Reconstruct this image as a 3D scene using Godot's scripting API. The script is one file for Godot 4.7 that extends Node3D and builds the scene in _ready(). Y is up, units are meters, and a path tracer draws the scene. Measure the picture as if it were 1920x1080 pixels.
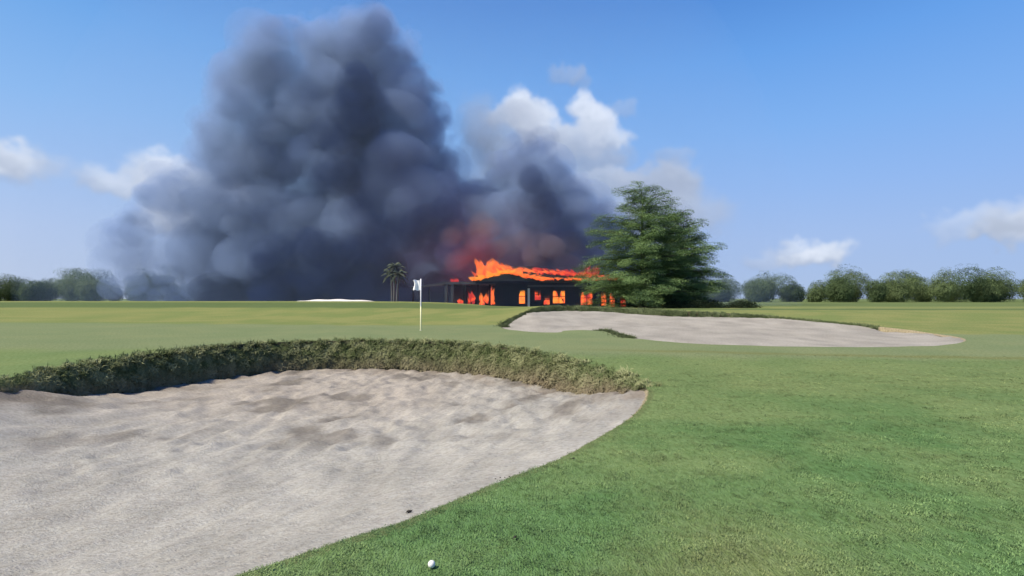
extends Node3D
# A burning golf clubhouse seen across a putting green and two sand bunkers.
# World: x right, y up, the view runs along -z. "d" below is the distance in front of the camera (d = -z).

const EXPOSURE := 2.0
const SUN_ENERGY := 1.25

var rng := RandomNumberGenerator.new()
var n_fine := FastNoiseLite.new()
var n_mid := FastNoiseLite.new()
var n_big := FastNoiseLite.new()
var used := {}

# ---------------------------------------------------------------- helpers
func lin(r: float, g: float, b: float) -> Color:
	return Color(r, g, b).linear_to_srgb()

func srgb8(r: float, g: float, b: float) -> Color:
	return Color(r / 255.0, g / 255.0, b / 255.0).srgb_to_linear()

func numbered(called: String) -> String:
	if not used.has(called):
		used[called] = 0
		return called
	used[called] += 1
	return "%s_%03d" % [called, used[called]]

func mat(r: float, g: float, b: float, rough := 0.9) -> StandardMaterial3D:
	var m := StandardMaterial3D.new()
	m.albedo_color = lin(r, g, b)
	m.roughness = rough
	m.metallic_specular = 0.3
	return m

func tag(o: Node3D, label: String, category: String, group := "") -> void:
	o.set_meta("label", label)
	o.set_meta("category", category)
	if group:
		o.set_meta("group", group)

func thing(called: String, label: String, category: String, at := Vector3.ZERO, group := "") -> Node3D:
	var o := Node3D.new()
	o.name = numbered(called)
	add_child(o)
	o.position = at
	tag(o, label, category, group)
	return o

func part(called: String, mesh: Mesh, m: Material, parent: Node3D, at := Vector3.ZERO) -> MeshInstance3D:
	var o := MeshInstance3D.new()
	o.name = called
	o.mesh = mesh
	if m:
		o.material_override = m
	o.position = at
	parent.add_child(o, true)
	return o

func structure(called: String, mesh: Mesh, m: Material) -> MeshInstance3D:
	var o := part(numbered(called), mesh, m, self)
	o.set_meta("kind", "structure")
	return o

func st() -> SurfaceTool:
	var s := SurfaceTool.new()
	s.begin(Mesh.PRIMITIVE_TRIANGLES)
	return s

func tri(s: SurfaceTool, a: Vector3, b: Vector3, c: Vector3) -> void:
	s.add_vertex(a); s.add_vertex(b); s.add_vertex(c)

func quad(s: SurfaceTool, a: Vector3, b: Vector3, c: Vector3, d: Vector3) -> void:
	tri(s, a, b, c); tri(s, a, c, d)

func done(s: SurfaceTool) -> ArrayMesh:
	s.generate_normals()
	return s.commit()

# a box between two corners with chamfered long edges is not needed at this distance; plain faces, outward clockwise
func box_into(s: SurfaceTool, t: Transform3D, size: Vector3) -> void:
	var h := size / 2.0
	s.set_smooth_group(-1)
	for f in [[0, 1, 2], [1, 2, 0], [2, 0, 1]]:
		for sg in [-1.0, 1.0]:
			var n := Vector3.ZERO; n[f[0]] = sg * h[f[0]]
			var u := Vector3.ZERO; u[f[1]] = h[f[1]]
			var v := Vector3.ZERO; v[f[2]] = h[f[2]] * sg
			quad(s, t * (n - u - v), t * (n - u + v), t * (n + u + v), t * (n + u - v))

func box(size: Vector3, t := Transform3D()) -> ArrayMesh:
	var s := st()
	box_into(s, t, size)
	return done(s)

func beam(a: Vector3, b: Vector3, w: float, h: float) -> ArrayMesh:
	var s := st()
	var dir := (b - a).normalized()
	var up := Vector3.UP if absf(dir.y) < 0.95 else Vector3.RIGHT
	var side := dir.cross(up).normalized()
	box_into(s, Transform3D(Basis(dir, side.cross(dir).normalized(), side), (a + b) / 2.0), Vector3(a.distance_to(b), h, w))
	return done(s)

func tube_into(s: SurfaceTool, pts: Array, radii: Array, sides := 8) -> void:
	s.set_smooth_group(1)
	var rings := []
	for i in pts.size():
		var dir: Vector3 = (pts[mini(i + 1, pts.size() - 1)] - pts[maxi(i - 1, 0)]).normalized()
		var ref := Vector3.RIGHT if absf(dir.x) < 0.9 else Vector3.FORWARD
		var u := dir.cross(ref).normalized()
		var v := dir.cross(u).normalized()
		var ring := []
		for k in sides:
			var a := TAU * k / sides
			ring.append(pts[i] + (u * cos(a) + v * sin(a)) * radii[i])
		rings.append(ring)
	for i in pts.size() - 1:
		for k in sides:
			var k2 := (k + 1) % sides
			quad(s, rings[i][k], rings[i + 1][k], rings[i + 1][k2], rings[i][k2])
	for k in sides:
		tri(s, pts[-1], rings[-1][(k + 1) % sides], rings[-1][k])

func tube(pts: Array, radii: Array, sides := 8) -> ArrayMesh:
	var s := st()
	tube_into(s, pts, radii, sides)
	return done(s)

func noise_tex(freq: float, ramp: Array, size := 512, octaves := 4, sd := 1) -> NoiseTexture2D:
	var n := FastNoiseLite.new()
	n.seed = sd
	n.noise_type = FastNoiseLite.TYPE_SIMPLEX_SMOOTH
	n.frequency = freq
	n.fractal_octaves = octaves
	var t := NoiseTexture2D.new()
	t.width = size; t.height = size
	t.seamless = true
	t.noise = n
	var g := Gradient.new()
	g.offsets = PackedFloat32Array(ramp.map(func(r): return r[0]))
	g.colors = PackedColorArray(ramp.map(func(r): return r[1]))
	t.color_ramp = g
	return t

# ---------------------------------------------------------------- the lie of the land
const HX := [-60.0, -14.0, -6.0, -1.0, 3.0, 6.0, 10.0, 15.0, 60.0]
const HD := [-20.0, 0.0, 8.0, 13.0, 17.0, 22.0, 27.0, 31.0, 34.0, 40.0, 50.0, 62.0, 85.0, 160.0, 700.0]
const HT := [
	[0.0, 0.0, 0.0, 0.0, 0.0, 0.0, 0.0, 0.0, 0.0],
	[0.0, 0.0, 0.0, 0.0, 0.0, 0.0, 0.0, 0.0, 0.0],
	[0.05, 0.05, 0.05, 0.05, 0.09, 0.1, 0.1, 0.1, 0.1],
	[0.2, 0.2, 0.2, 0.2, 0.18, 0.15, 0.12, 0.1, 0.1],
	[0.2, 0.2, 0.2, 0.2, 0.18, 0.15, 0.13, 0.1, 0.1],
	[0.22, 0.22, 0.2, 0.2, 0.2, 0.2, 0.2, 0.2, 0.2],
	[0.3, 0.25, 0.22, 0.35, 0.6, 0.6, 0.5, 0.4, 0.4],
	[0.6, 0.55, 0.5, 0.7, 1.05, 0.95, 0.86, 0.75, 0.7],
	[0.85, 0.85, 0.8, 0.88, 1.12, 0.98, 0.86, 0.8, 0.8],
	[1.3, 1.3, 1.22, 0.98, 0.95, 0.85, 0.8, 0.8, 0.8],
	[1.3, 1.3, 1.15, 0.8, 0.8, 0.8, 0.8, 0.8, 0.8],
	[0.9, 0.9, 0.8, 0.5, 0.45, 0.45, 0.5, 0.6, 0.7],
	[0.8, 0.8, 0.8, 0.6, 0.5, 0.5, 0.5, 0.6, 0.7],
	[0.7, 0.7, 0.7, 0.7, 0.7, 0.7, 0.7, 0.7, 0.7],
	[0.7, 0.7, 0.7, 0.7, 0.7, 0.7, 0.7, 0.7, 0.7],
]

func cub(t0: Array, v: Array, i: int, x: float) -> float:
	var n := t0.size() - 1
	var a := maxi(i - 1, 0)
	var b := mini(i + 2, n)
	var t1: float = t0[i]
	var t2: float = t0[i + 1]
	var v1: float = v[i]
	var v2: float = v[i + 1]
	var w := (x - t1) / (t2 - t1)
	var m1: float = (v2 - v[a]) / (t2 - t0[a]) * (t2 - t1)
	var m2: float = (v[b] - v1) / (t0[b] - t1) * (t2 - t1)
	var w2 := w * w
	var w3 := w2 * w
	return (2 * w3 - 3 * w2 + 1) * v1 + (w3 - 2 * w2 + w) * m1 + (3 * w2 - 2 * w3) * v2 + (w3 - w2) * m2

func ground_h(x: float, d: float) -> float:
	var cx := clampf(x, -59.9, 59.9)
	var cd := clampf(d, -19.9, 699.0)
	var i := 0
	while i < HX.size() - 2 and HX[i + 1] < cx:
		i += 1
	var j := 0
	while j < HD.size() - 2 and HD[j + 1] < cd:
		j += 1
	var col := []
	for k in HD.size():
		col.append(cub(HX, HT[k], i, cx) if absi(k - j) < 4 else 0.0)
	var h := cub(HD, col, j, cd)
	h += 0.12 * exp(-((x - 3.0) * (x - 3.0) / 1.6 + (d - 20.6) * (d - 20.6) / 1.0))   # the grass tongue of the far bunker
	h += 0.025 * n_mid.get_noise_2d(x * 3.0, d * 3.0) * smoothstep(4.0, 9.0, d)
	return h

func gpoint(x: float, d: float) -> Vector3:
	return Vector3(x, ground_h(x, d), -d)

# ---------------------------------------------------------------- bunker outlines (x, d)
const NEAR_OUT := [
	Vector2(-1.09, 3.34), Vector2(-1.8, 2.75), Vector2(-2.9, 2.2), Vector2(-4.4, 1.9), Vector2(-6.4, 2.3), Vector2(-8.2, 4.2), Vector2(-9.4, 8.0), Vector2(-9.3, 12.6), Vector2(-8.0, 15.6),
	Vector2(-6.4, 16.6), Vector2(-5.0, 16.75), Vector2(-2.8, 16.3), Vector2(-0.99, 15.3), Vector2(0.56, 13.1), Vector2(1.63, 10.9), Vector2(2.2, 9.6), Vector2(2.27, 8.5), Vector2(2.1, 7.73),
	Vector2(1.64, 6.67), Vector2(1.05, 5.75), Vector2(0.48, 4.95), Vector2(-0.05, 4.4), Vector2(-0.46, 3.94), Vector2(-0.8, 3.56)]
const FAR_OUT := [
	Vector2(-0.5, 23.6), Vector2(0.3, 21.8), Vector2(1.84, 20.4), Vector2(2.2, 21.1), Vector2(3.0, 21.7), Vector2(3.75, 21.3), Vector2(4.0, 19.6), Vector2(4.1, 18.2), Vector2(4.6, 17.5), Vector2(5.4, 16.6), Vector2(7.0, 15.7),
	Vector2(10.0, 15.2), Vector2(14.0, 16.2), Vector2(17.0, 19.0), Vector2(17.6, 24.0), Vector2(15.5, 28.5), Vector2(12.8, 30.2), Vector2(10.1, 31.0), Vector2(6.0, 33.0), Vector2(2.8, 33.0), Vector2(0.9, 30.4), Vector2(-0.4, 26.8)]

class Bunker:
	var line := PackedVector2Array()
	var lip := PackedFloat32Array()      # how much of a steep grassed lip each outline point has
	var lo := Vector2.INF
	var hi := -Vector2.INF
	func inside(p: Vector2) -> bool:
		if p.x < lo.x or p.y < lo.y or p.x > hi.x or p.y > hi.y:
			return false
		return Geometry2D.is_point_in_polygon(p, line)
	func near_box(p: Vector2, m: float) -> bool:
		return p.x > lo.x - m and p.y > lo.y - m and p.x < hi.x + m and p.y < hi.y + m
	# [distance to the outline, nearest point, distance to the gentle edge, distance to the lip]
	func nearest(p: Vector2) -> Array:
		var best := INF
		var at := p
		var gentle := INF
		var steep := INF
		for i in line.size():
			var q := Geometry2D.get_closest_point_to_segment(p, line[i], line[(i + 1) % line.size()])
			var e := p.distance_squared_to(q)
			if e < best:
				best = e; at = q
			if lip[i] < 0.5:
				gentle = minf(gentle, e)
			else:
				steep = minf(steep, e)
		return [sqrt(best), at, sqrt(gentle), sqrt(steep)]

func make_bunker(ctrl: Array, lip_of: Callable) -> Bunker:
	var b := Bunker.new()
	var n := ctrl.size()
	for i in n:
		for k in 6:
			var p: Vector2 = ctrl[i].cubic_interpolate(ctrl[(i + 1) % n], ctrl[(i + n - 1) % n], ctrl[(i + 2) % n], k / 6.0)
			b.line.append(p)
			b.lip.append(lip_of.call(p))
			b.lo = b.lo.min(p)
			b.hi = b.hi.max(p)
	return b

var near_b: Bunker
var far_b: Bunker

func near_sand(p: Vector2) -> float:
	var q := near_b.nearest(p)
	var ins := near_b.inside(p)
	var dn: float = q[2] if ins or q[2] > q[0] + 0.02 else 0.0
	var edge := ground_h(q[1].x, q[1].y)
	var f := 1.0 - exp(-pow(dn / 1.7, 1.4))
	var h: float = lerpf(edge - 0.03, -0.02, f) - (0.68 - 0.17 * smoothstep(-2.5, 1.5, p.x)) * f
	var deep := smoothstep(0.0, 0.5, dn)
	# trodden sand: lumps far in, rake lines close to the gentle edge
	var lum := n_mid.get_noise_2d(p.x * 14.0, p.y * 10.0)
	h += deep * (0.055 * lum * smoothstep(5.0, 9.0, p.y) + 0.03 * lum)
	h += deep * 0.022 * n_mid.get_noise_2d(p.x * 9.0 + p.y * 3.0, p.y * 34.0)
	h += deep * 0.018 * n_fine.get_noise_2d(p.x * 2.6, p.y * 2.6)
	var away := 1.0 - smoothstep(0.6, 2.4, dn)
	h += deep * 0.007 * sin(dn * 46.0 + 2.2 * n_mid.get_noise_2d(p.x * 6.0, p.y * 6.0)) * (0.25 + 0.75 * away)
	for i in marks.size():
		var m: Vector3 = marks[i]
		var e := (p.x - m.x) * (p.x - m.x) + (p.y - m.y) * (p.y - m.y)
		var r2 := m.z * m.z
		if e < r2 * 9.0:
			var k := e / r2
			h += m.z * 0.34 * (exp(-absf(k - 2.2) * 1.3) * 0.55 - exp(-k * 1.1))
	if not ins and dn == 0.0:
		h = edge - 0.03 - q[0] * 0.6
	return h

var marks: Array[Vector3] = []

func far_sand(p: Vector2) -> float:
	var q := far_b.nearest(p)
	var t: float = q[2] / (q[2] + q[3] + 0.001)
	var h: float = 0.13 - 0.15 * sin(PI * minf(t * 1.6, 1.0)) + 0.7 * pow(t, 1.6) * (1.0 - 0.45 * smoothstep(4.0, 11.0, p.x))
	h += 0.03 * n_mid.get_noise_2d(p.x * 9.0, p.y * 7.0) + 0.02 * n_fine.get_noise_2d(p.x, p.y)
	if not far_b.inside(p) and q[3] > q[0] + 0.02:
		h = ground_h(q[1].x, q[1].y) - 0.04 - q[0] * 0.6
	return minf(h, ground_h(p.x, p.y) - 0.02)

# ---------------------------------------------------------------- turf colours
func turf_color(x: float, d: float) -> Color:
	var a := n_big.get_noise_2d(x * 2.0, d * 2.0)
	var b := n_mid.get_noise_2d(x * 5.0, d * 9.0)
	var near_c := Color(0.15, 0.215, 0.095).lerp(Color(0.095, 0.175, 0.072), clampf(0.5 + a * 1.2 + b * 0.4, 0, 1))
	# worn, drier turf to the right at the feet
	var dry := clampf((0.6 - absf(x - 1.35) * 0.55 - absf(d - 3.0) * 0.35) * 1.6 + b * 0.5, 0, 1)
	near_c = near_c.lerp(Color(0.18, 0.18, 0.09), dry * 0.45)
	near_c = near_c.lerp(Color(0.18, 0.215, 0.10), smoothstep(5.0, 9.5, d) * 0.55)
	var green_c := Color(0.19, 0.22, 0.125).lerp(Color(0.165, 0.205, 0.115), clampf(0.5 + a, 0, 1))
	var fair_c := Color(0.215, 0.225, 0.095).lerp(Color(0.165, 0.20, 0.08), clampf(0.5 + a * 1.5 + b * 0.6, 0, 1))
	var rough_c := Color(0.095, 0.135, 0.06)
	var c := near_c
	var w := 0.5 * n_big.get_noise_2d(x * 3.0, 7.0)
	# the mown collar on the right: a darker green band before the putting surface
	c = c.lerp(green_c, smoothstep(11.6, 13.2, d + w - 1.2 * smoothstep(2.0, -2.0, x)))
	c = c.lerp(Color(0.16, 0.165, 0.07), 0.7 * exp(-pow((d - 14.1 + 0.12 * x) / 0.28, 2.0)) * smoothstep(1.0, 4.0, x))
	c = c.lerp(fair_c, smoothstep(25.6, 26.4, d + 0.25 * (x + 4.0) * (1.0 if x > -4.0 else 0.25) + w))
	c = c.lerp(rough_c, smoothstep(34.9, 35.6, d + w * 0.6) * (1.0 - smoothstep(39.2, 40.2, d)) * 0.9)
	c = c.lerp(Color(0.1, 0.14, 0.06), smoothstep(44.0, 60.0, d) * 0.7)
	return c

func _ready() -> void:
	rng.seed = 20240611
	n_fine.seed = 3; n_fine.frequency = 1.0; n_fine.fractal_octaves = 3; n_fine.noise_type = FastNoiseLite.TYPE_SIMPLEX_SMOOTH
	n_mid.seed = 11; n_mid.frequency = 0.12; n_mid.fractal_octaves = 4; n_mid.noise_type = FastNoiseLite.TYPE_SIMPLEX_SMOOTH
	n_big.seed = 23; n_big.frequency = 0.16; n_big.fractal_octaves = 3; n_big.noise_type = FastNoiseLite.TYPE_SIMPLEX_SMOOTH
	# camera
	var cam := Camera3D.new()
	cam.name = "camera"
	cam.fov = 60.0
	cam.near = 0.05
	cam.far = 3000.0
	cam.position = Vector3(0, 1.6, 0)
	cam.rotation_degrees = Vector3(1.22, 0, 0)
	add_child(cam)
	cam.current = true
	# sky and exposure
	var we := WorldEnvironment.new()
	we.name = "world_environment"
	var e := Environment.new()
	e.background_mode = Environment.BG_SKY
	e.sky = Sky.new()
	e.sky.sky_material = sky_material()
	e.tonemap_mode = Environment.TONE_MAPPER_LINEAR
	e.tonemap_exposure = EXPOSURE
	e.sdfgi_enabled = true
	e.ssao_enabled = true
	e.ssil_enabled = true
	e.volumetric_fog_enabled = true
	e.volumetric_fog_density = 0.0
	we.environment = e
	add_child(we)
	# sun: high on the left, beyond the scene, behind thin smoke
	var sun := DirectionalLight3D.new()
	sun.name = "sun"
	sun.light_energy = SUN_ENERGY
	sun.light_color = Color(1.0, 0.95, 0.87)
	sun.light_angular_distance = 6.0
	sun.shadow_enabled = true
	sun.sky_mode = DirectionalLight3D.SKY_MODE_LIGHT_ONLY
	add_child(sun)
	var az := deg_to_rad(-112.0)
	var el := deg_to_rad(52.0)
	var to_sun := Vector3(sin(az) * cos(el), sin(el), -cos(az) * cos(el))
	sun.look_at_from_position(to_sun * 100.0, Vector3.ZERO, Vector3.UP)

	near_b = make_bunker(NEAR_OUT, func(p): return 1.0 if p.y > 8.4 else 0.0)
	far_b = make_bunker(FAR_OUT, func(p): return 1.0 if p.y > 23.9 or (p.x > 3.6 and p.x < 4.2) else 0.0)
	for i in 150:
		marks.append(Vector3(rng.randf_range(-8.5, 2.0), rng.randf_range(6.0, 16.0), rng.randf_range(0.06, 0.14)))
	for i in 5:
		marks.append(Vector3(-0.32 + i * 0.09, 4.62 + 0.02 * (i % 2) + i * 0.03, 0.02))

	build_ground()
	build_sand()
	build_pale_strip()
	build_lips()
	build_turf()
	build_clubhouse()
	build_fire()
	build_smoke()
	build_trees()
	build_tree_lines()
	build_small_things()

# ---------------------------------------------------------------- sky
func sky_material() -> PanoramaSkyMaterial:
	var w := 2048
	var h := 1024
	var px := PackedFloat32Array()
	px.resize(w * h * 3)
	var els := [-90.0, -0.5, 0.0, 6.0, 11.0, 17.0, 24.0, 31.0, 45.0, 90.0]
	var cols := [srgb8(120, 128, 110), srgb8(150, 160, 165), srgb8(178, 197, 228), srgb8(168, 194, 236), srgb8(152, 188, 240), srgb8(132, 180, 240), srgb8(108, 165, 234), srgb8(82, 139, 215), srgb8(66, 120, 200), srgb8(56, 104, 182)]
	var cn := FastNoiseLite.new()
	cn.seed = 5; cn.frequency = 1.0; cn.fractal_octaves = 5; cn.noise_type = FastNoiseLite.TYPE_SIMPLEX_SMOOTH
	# puffs of the cumulus bank right of the smoke: azimuth, elevation, half widths (degrees), whiteness, cover
	var puffs := [
		[0.9, 21.2, 2.2, 1.9, 1.0, 1.0], [2.6, 19.6, 2.6, 2.0, 0.95, 1.0], [-0.8, 20.2, 2.2, 1.4, 0.7, 0.8], [4.2, 18.0, 3.4, 1.8, 0.75, 0.9], [8.3, 21.0, 1.5, 1.9, 1.0, 0.95], [9.4, 19.4, 2.3, 2.0, 1.0, 1.0],
		[11.2, 17.6, 2.4, 1.3, 0.85, 0.9], [7.0, 17.6, 4.0, 2.0, 0.7, 0.9], [6.2, 24.1, 2.0, 1.1, 0.5, 0.42], [7.4, 23.5, 1.4, 1.0, 0.45, 0.3], [12.5, 20.6, 1.8, 0.9, 0.6, 0.32], [9.5, 15.4, 4.0, 1.8, 0.42, 0.8],
		[2.0, 16.5, 5.0, 2.6, 0.5, 0.7], [-3.0, 19.6, 3.0, 2.6, 0.42, 0.35], [15.5, 12.6, 5.0, 2.0, 0.48, 0.85], [18.4, 12.4, 3.0, 2.4, 0.5, 0.85], [10.5, 13.0, 5.0, 1.6, 0.56, 0.85], [18.0, 15.2, 2.4, 1.0, 0.55, 0.4], [16.0, 9.0, 8.0, 3.0, 0.5, 0.85]]
	var cr := RandomNumberGenerator.new()
	cr.seed = 42
	for k in 46:
		var ca := cr.randf_range(27.0, 331.0)
		ca = ca if ca < 180.0 else ca - 360.0
		var ce := 4.0 + 17.0 * pow(cr.randf(), 1.4)
		var big := cr.randf_range(0.6, 1.5)
		for q in 5:
			puffs.append([ca + cr.randf_range(-4.0, 4.0) * big, ce + cr.randf_range(-0.4, 1.2) * big, cr.randf_range(1.4, 3.2) * big, cr.randf_range(0.8, 1.6) * big, cr.randf_range(0.6, 0.95), cr.randf_range(0.35, 0.9)])
	var by_az := []
	for k in 360:
		var list := []
		for p in puffs:
			if absf(wrapf(k - 179.5 - p[0], -180.0, 180.0)) < p[2] * 1.4 + 3.0:
				list.append(p)
		by_az.append(list)
	for j in h:
		var elv := 90.0 - (j + 0.5) / h * 180.0
		var k := 0
		while k < els.size() - 2 and els[k + 1] < elv:
			k += 1
		var base: Color = cols[k].lerp(cols[k + 1], clampf((elv - els[k]) / (els[k + 1] - els[k]), 0, 1))
		for i in w:
			var azd := wrapf((i + 0.5) / w * 360.0, -180.0, 180.0)
			var c := base
			if elv > 0.0:
				var side := 1.0 + 0.09 * cos(deg_to_rad(azd + 75.0))       # paler towards the sun
				c = Color(c.r * (2.0 * side - 1.0), c.g * side, c.b)
				if elv < 34.0:
					var near_puffs: Array = by_az[clampi(int(azd + 180.0), 0, 359)]
					if near_puffs.size():
						var wx := 1.3 * cn.get_noise_2d(azd * 0.22, elv * 0.25) + 0.5 * cn.get_noise_2d(azd * 0.8 + 50.0, elv * 0.8)
						var wy := 1.1 * cn.get_noise_2d(azd * 0.22 + 90.0, elv * 0.25) + 0.5 * cn.get_noise_2d(azd * 0.8 + 20.0, elv * 0.8)
						for p in near_puffs:
							var dx: float = wrapf(azd + wx - p[0], -180.0, 180.0) / p[2]
							var dy: float = (elv + wy - p[1]) / p[3]
							var r := dx * dx + dy * dy
							if r < 1.6:
								var al: float = p[5] * (1.0 - smoothstep(0.15, 1.5, r))
								var lit := clampf(0.8 + 0.3 * dy + 0.12 * dx, 0.0, 1.0)
								var wv: float = p[4] * lit
								c = c.lerp(Color(0.24, 0.31, 0.46).lerp(Color(0.80, 0.87, 1.0), clampf(wv * 1.35 - 0.22, 0, 1)), al)
			var o := (j * w + i) * 3
			px[o] = c.r / EXPOSURE
			px[o + 1] = c.g / EXPOSURE
			px[o + 2] = c.b / EXPOSURE
	var m := PanoramaSkyMaterial.new()
	m.panorama = ImageTexture.create_from_image(Image.create_from_data(w, h, false, Image.FORMAT_RGBF, px.to_byte_array()))
	return m

# ---------------------------------------------------------------- ground
func spread(points: Array) -> PackedFloat32Array:
	var out := PackedFloat32Array()
	for i in points.size() - 1:
		var a: float = points[i][0]
		var b: float = points[i + 1][0]
		var s0: float = points[i][1]
		var s1: float = points[i + 1][1]
		var x := a
		while x < b - 0.3 * s1:
			out.append(x)
			x += lerpf(s0, s1, (x - a) / (b - a))
	out.append(points[-1][0])
	return out

# heights on a grid of xs by ds, holes cut to the outlines; kinds: colour(x, d)
func sheet(xs: PackedFloat32Array, ds: PackedFloat32Array, height: Callable, tint: Callable, holes: Array, keep: Callable) -> ArrayMesh:
	var nx := xs.size()
	var nd := ds.size()
	var pos := PackedVector2Array(); pos.resize(nx * nd)
	var hole := PackedByteArray(); hole.resize(nx * nd)
	for j in nd:
		for i in nx:
			var p := Vector2(xs[i], ds[j])
			pos[j * nx + i] = p
			for hb in holes:
				if hb.inside(p):
					hole[j * nx + i] = 1
	var idx := PackedInt32Array()
	for j in nd - 1:
		for i in nx - 1:
			var a := j * nx + i
			for t in [[a, a + nx, a + nx + 1], [a, a + nx + 1, a + 1]]:
				var n_in := hole[t[0]] % 2 + hole[t[1]] % 2 + hole[t[2]] % 2
				if n_in == 3 or not keep.call(pos[a]):
					continue
				if n_in:
					for v in t:
						if hole[v] % 2:
							hole[v] = 3
				idx.append_array(PackedInt32Array(t))
	for v in pos.size():
		if hole[v] == 3:
			for hb in holes:
				if hb.inside(pos[v]):
					pos[v] = hb.nearest(pos[v])[1]
	var map := PackedInt32Array(); map.resize(pos.size()); map.fill(-1)
	var vs := PackedVector3Array()
	var cs := PackedColorArray()
	for k in idx.size():
		var v := idx[k]
		if map[v] < 0:
			map[v] = vs.size()
			var p := pos[v]
			vs.append(Vector3(p.x, height.call(p), -p.y))
			cs.append(tint.call(p))
		idx[k] = map[v]
	var ns := PackedVector3Array(); ns.resize(vs.size())
	for k in range(0, idx.size(), 3):
		var n := (vs[idx[k + 2]] - vs[idx[k]]).cross(vs[idx[k + 1]] - vs[idx[k]])
		if n.y < 0.0:
			n = -n
		for q in 3:
			ns[idx[k + q]] += n
	for k in ns.size():
		ns[k] = ns[k].normalized()
	var arr := []
	arr.resize(Mesh.ARRAY_MAX)
	arr[Mesh.ARRAY_VERTEX] = vs
	arr[Mesh.ARRAY_NORMAL] = ns
	arr[Mesh.ARRAY_COLOR] = cs
	arr[Mesh.ARRAY_INDEX] = idx
	var m := ArrayMesh.new()
	m.add_surface_from_arrays(Mesh.PRIMITIVE_TRIANGLES, arr)
	return m

func build_ground() -> void:
	var xs := spread([[-900.0, 120.0], [-60.0, 8.0], [-14.0, 0.5], [-9.8, 0.2], [-3.0, 0.08], [3.0, 0.08], [5.0, 0.14], [18.0, 0.3], [60.0, 8.0], [900.0, 120.0]])
	var ds := spread([[-15.0, 4.0], [1.5, 0.08], [9.0, 0.08], [17.0, 0.12], [24.0, 0.16], [42.0, 0.35], [62.0, 1.0], [160.0, 12.0], [1500.0, 150.0]])
	var m := StandardMaterial3D.new()
	m.vertex_color_use_as_albedo = true
	m.roughness = 0.95
	m.metallic_specular = 0.15
	m.albedo_texture = noise_tex(0.02, [[0.0, Color(0.72, 0.74, 0.66)], [0.45, Color(0.9, 0.92, 0.86)], [1.0, Color(1, 1, 1)]], 1024, 5, 4)
	m.uv1_triplanar = true
	m.uv1_world_triplanar = true
	m.uv1_scale = Vector3(0.9, 0.9, 0.37)
	m.heightmap_enabled = true
	m.heightmap_scale = 1.2
	m.heightmap_texture = noise_tex(0.06, [[0.0, Color.BLACK], [1.0, Color.WHITE]], 1024, 5, 9)
	structure("ground", sheet(xs, ds, func(p): return ground_h(p.x, p.y), func(p): return turf_color(p.x, p.y), [near_b, far_b], func(_p): return true), m)

func sand_material(tone: Color) -> StandardMaterial3D:
	var m := StandardMaterial3D.new()
	m.vertex_color_use_as_albedo = true
	m.albedo_color = tone.linear_to_srgb()
	m.roughness = 1.0
	m.metallic_specular = 0.1
	m.albedo_texture = noise_tex(0.012, [[0.0, Color(0.8, 0.78, 0.76)], [0.5, Color(0.93, 0.92, 0.91)], [1.0, Color(1, 1, 1)]], 1024, 6, 14)
	m.uv1_triplanar = true
	m.uv1_world_triplanar = true
	m.uv1_scale = Vector3(0.7, 0.8, 1.5)
	m.heightmap_enabled = true
	m.heightmap_scale = 1.0
	m.heightmap_texture = noise_tex(0.03, [[0.0, Color.BLACK], [1.0, Color.WHITE]], 1024, 6, 19)
	return m

func build_sand() -> void:
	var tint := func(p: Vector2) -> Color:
		var a := n_mid.get_noise_2d(p.x * 7.0, p.y * 5.0)
		var pink := smoothstep(7.0, 12.0, p.y) * (1.0 - smoothstep(-3.0, 1.0, p.x))
		var c := Color(0.315, 0.318, 0.30).lerp(Color(0.335, 0.31, 0.272), pink * 0.8)
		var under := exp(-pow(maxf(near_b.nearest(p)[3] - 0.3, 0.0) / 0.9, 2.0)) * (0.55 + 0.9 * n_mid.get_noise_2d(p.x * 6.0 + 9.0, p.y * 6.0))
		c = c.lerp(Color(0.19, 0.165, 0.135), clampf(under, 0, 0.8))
		var worn := smoothstep(0.1, 0.45, n_mid.get_noise_2d(p.x * 4.0 + 40.0, p.y * 3.0)) * smoothstep(6.0, 9.0, p.y)
		return c.lerp(Color(0.15, 0.14, 0.125), worn * 0.75) * (1.0 + 0.22 * a)
	var xs := spread([[-9.8, 0.2], [-6.0, 0.07], [2.5, 0.05]])
	var ds := spread([[1.8, 0.06], [9.0, 0.06], [17.0, 0.08]])
	structure("pale_strip", sheet(xs, ds, near_sand, tint, [], func(p): return near_b.near_box(p, 0.2) and (near_b.inside(p) or near_b.nearest(p)[0] < 0.3)), sand_material(Color.WHITE))
	var tint2 := func(p: Vector2) -> Color:
		return Color(0.315, 0.308, 0.28) * (1.0 + 0.25 * n_mid.get_noise_2d(p.x * 5.0, p.y * 3.0))
	xs = spread([[-0.9, 0.14], [12.0, 0.2], [18.2, 0.4]])
	ds = spread([[14.8, 0.15], [33.6, 0.25]])
	structure("pale_strip", sheet(xs, ds, far_sand, tint2, [], func(p): return far_b.near_box(p, 0.3) and (far_b.inside(p) or far_b.nearest(p)[0] < 0.5)), sand_material(Color.WHITE))

func build_pale_strip() -> void:  # pale strip added for an unidentified bright patch on the left horizon
	var s := st()
	s.set_smooth_group(1)
	var n := 24
	var rows := 6
	var g := []
	for j in rows + 1:
		var row := []
		for i in n + 1:
			var u := i / float(n) * 2.0 - 1.0
			var v := j / float(rows)
			row.append(Vector3(-18.6 + u * 4.2, 1.16 + v * (0.37 - 0.2 * u * u + 0.03 * sin(u * 11.0)), -50.0 - v * 2.0 - u * u))
		g.append(row)
	for j in rows:
		for i in n:
			quad(s, g[j][i], g[j + 1][i], g[j + 1][i + 1], g[j][i + 1])
	structure("pale_strip", done(s), mat(0.55, 0.54, 0.52))

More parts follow.
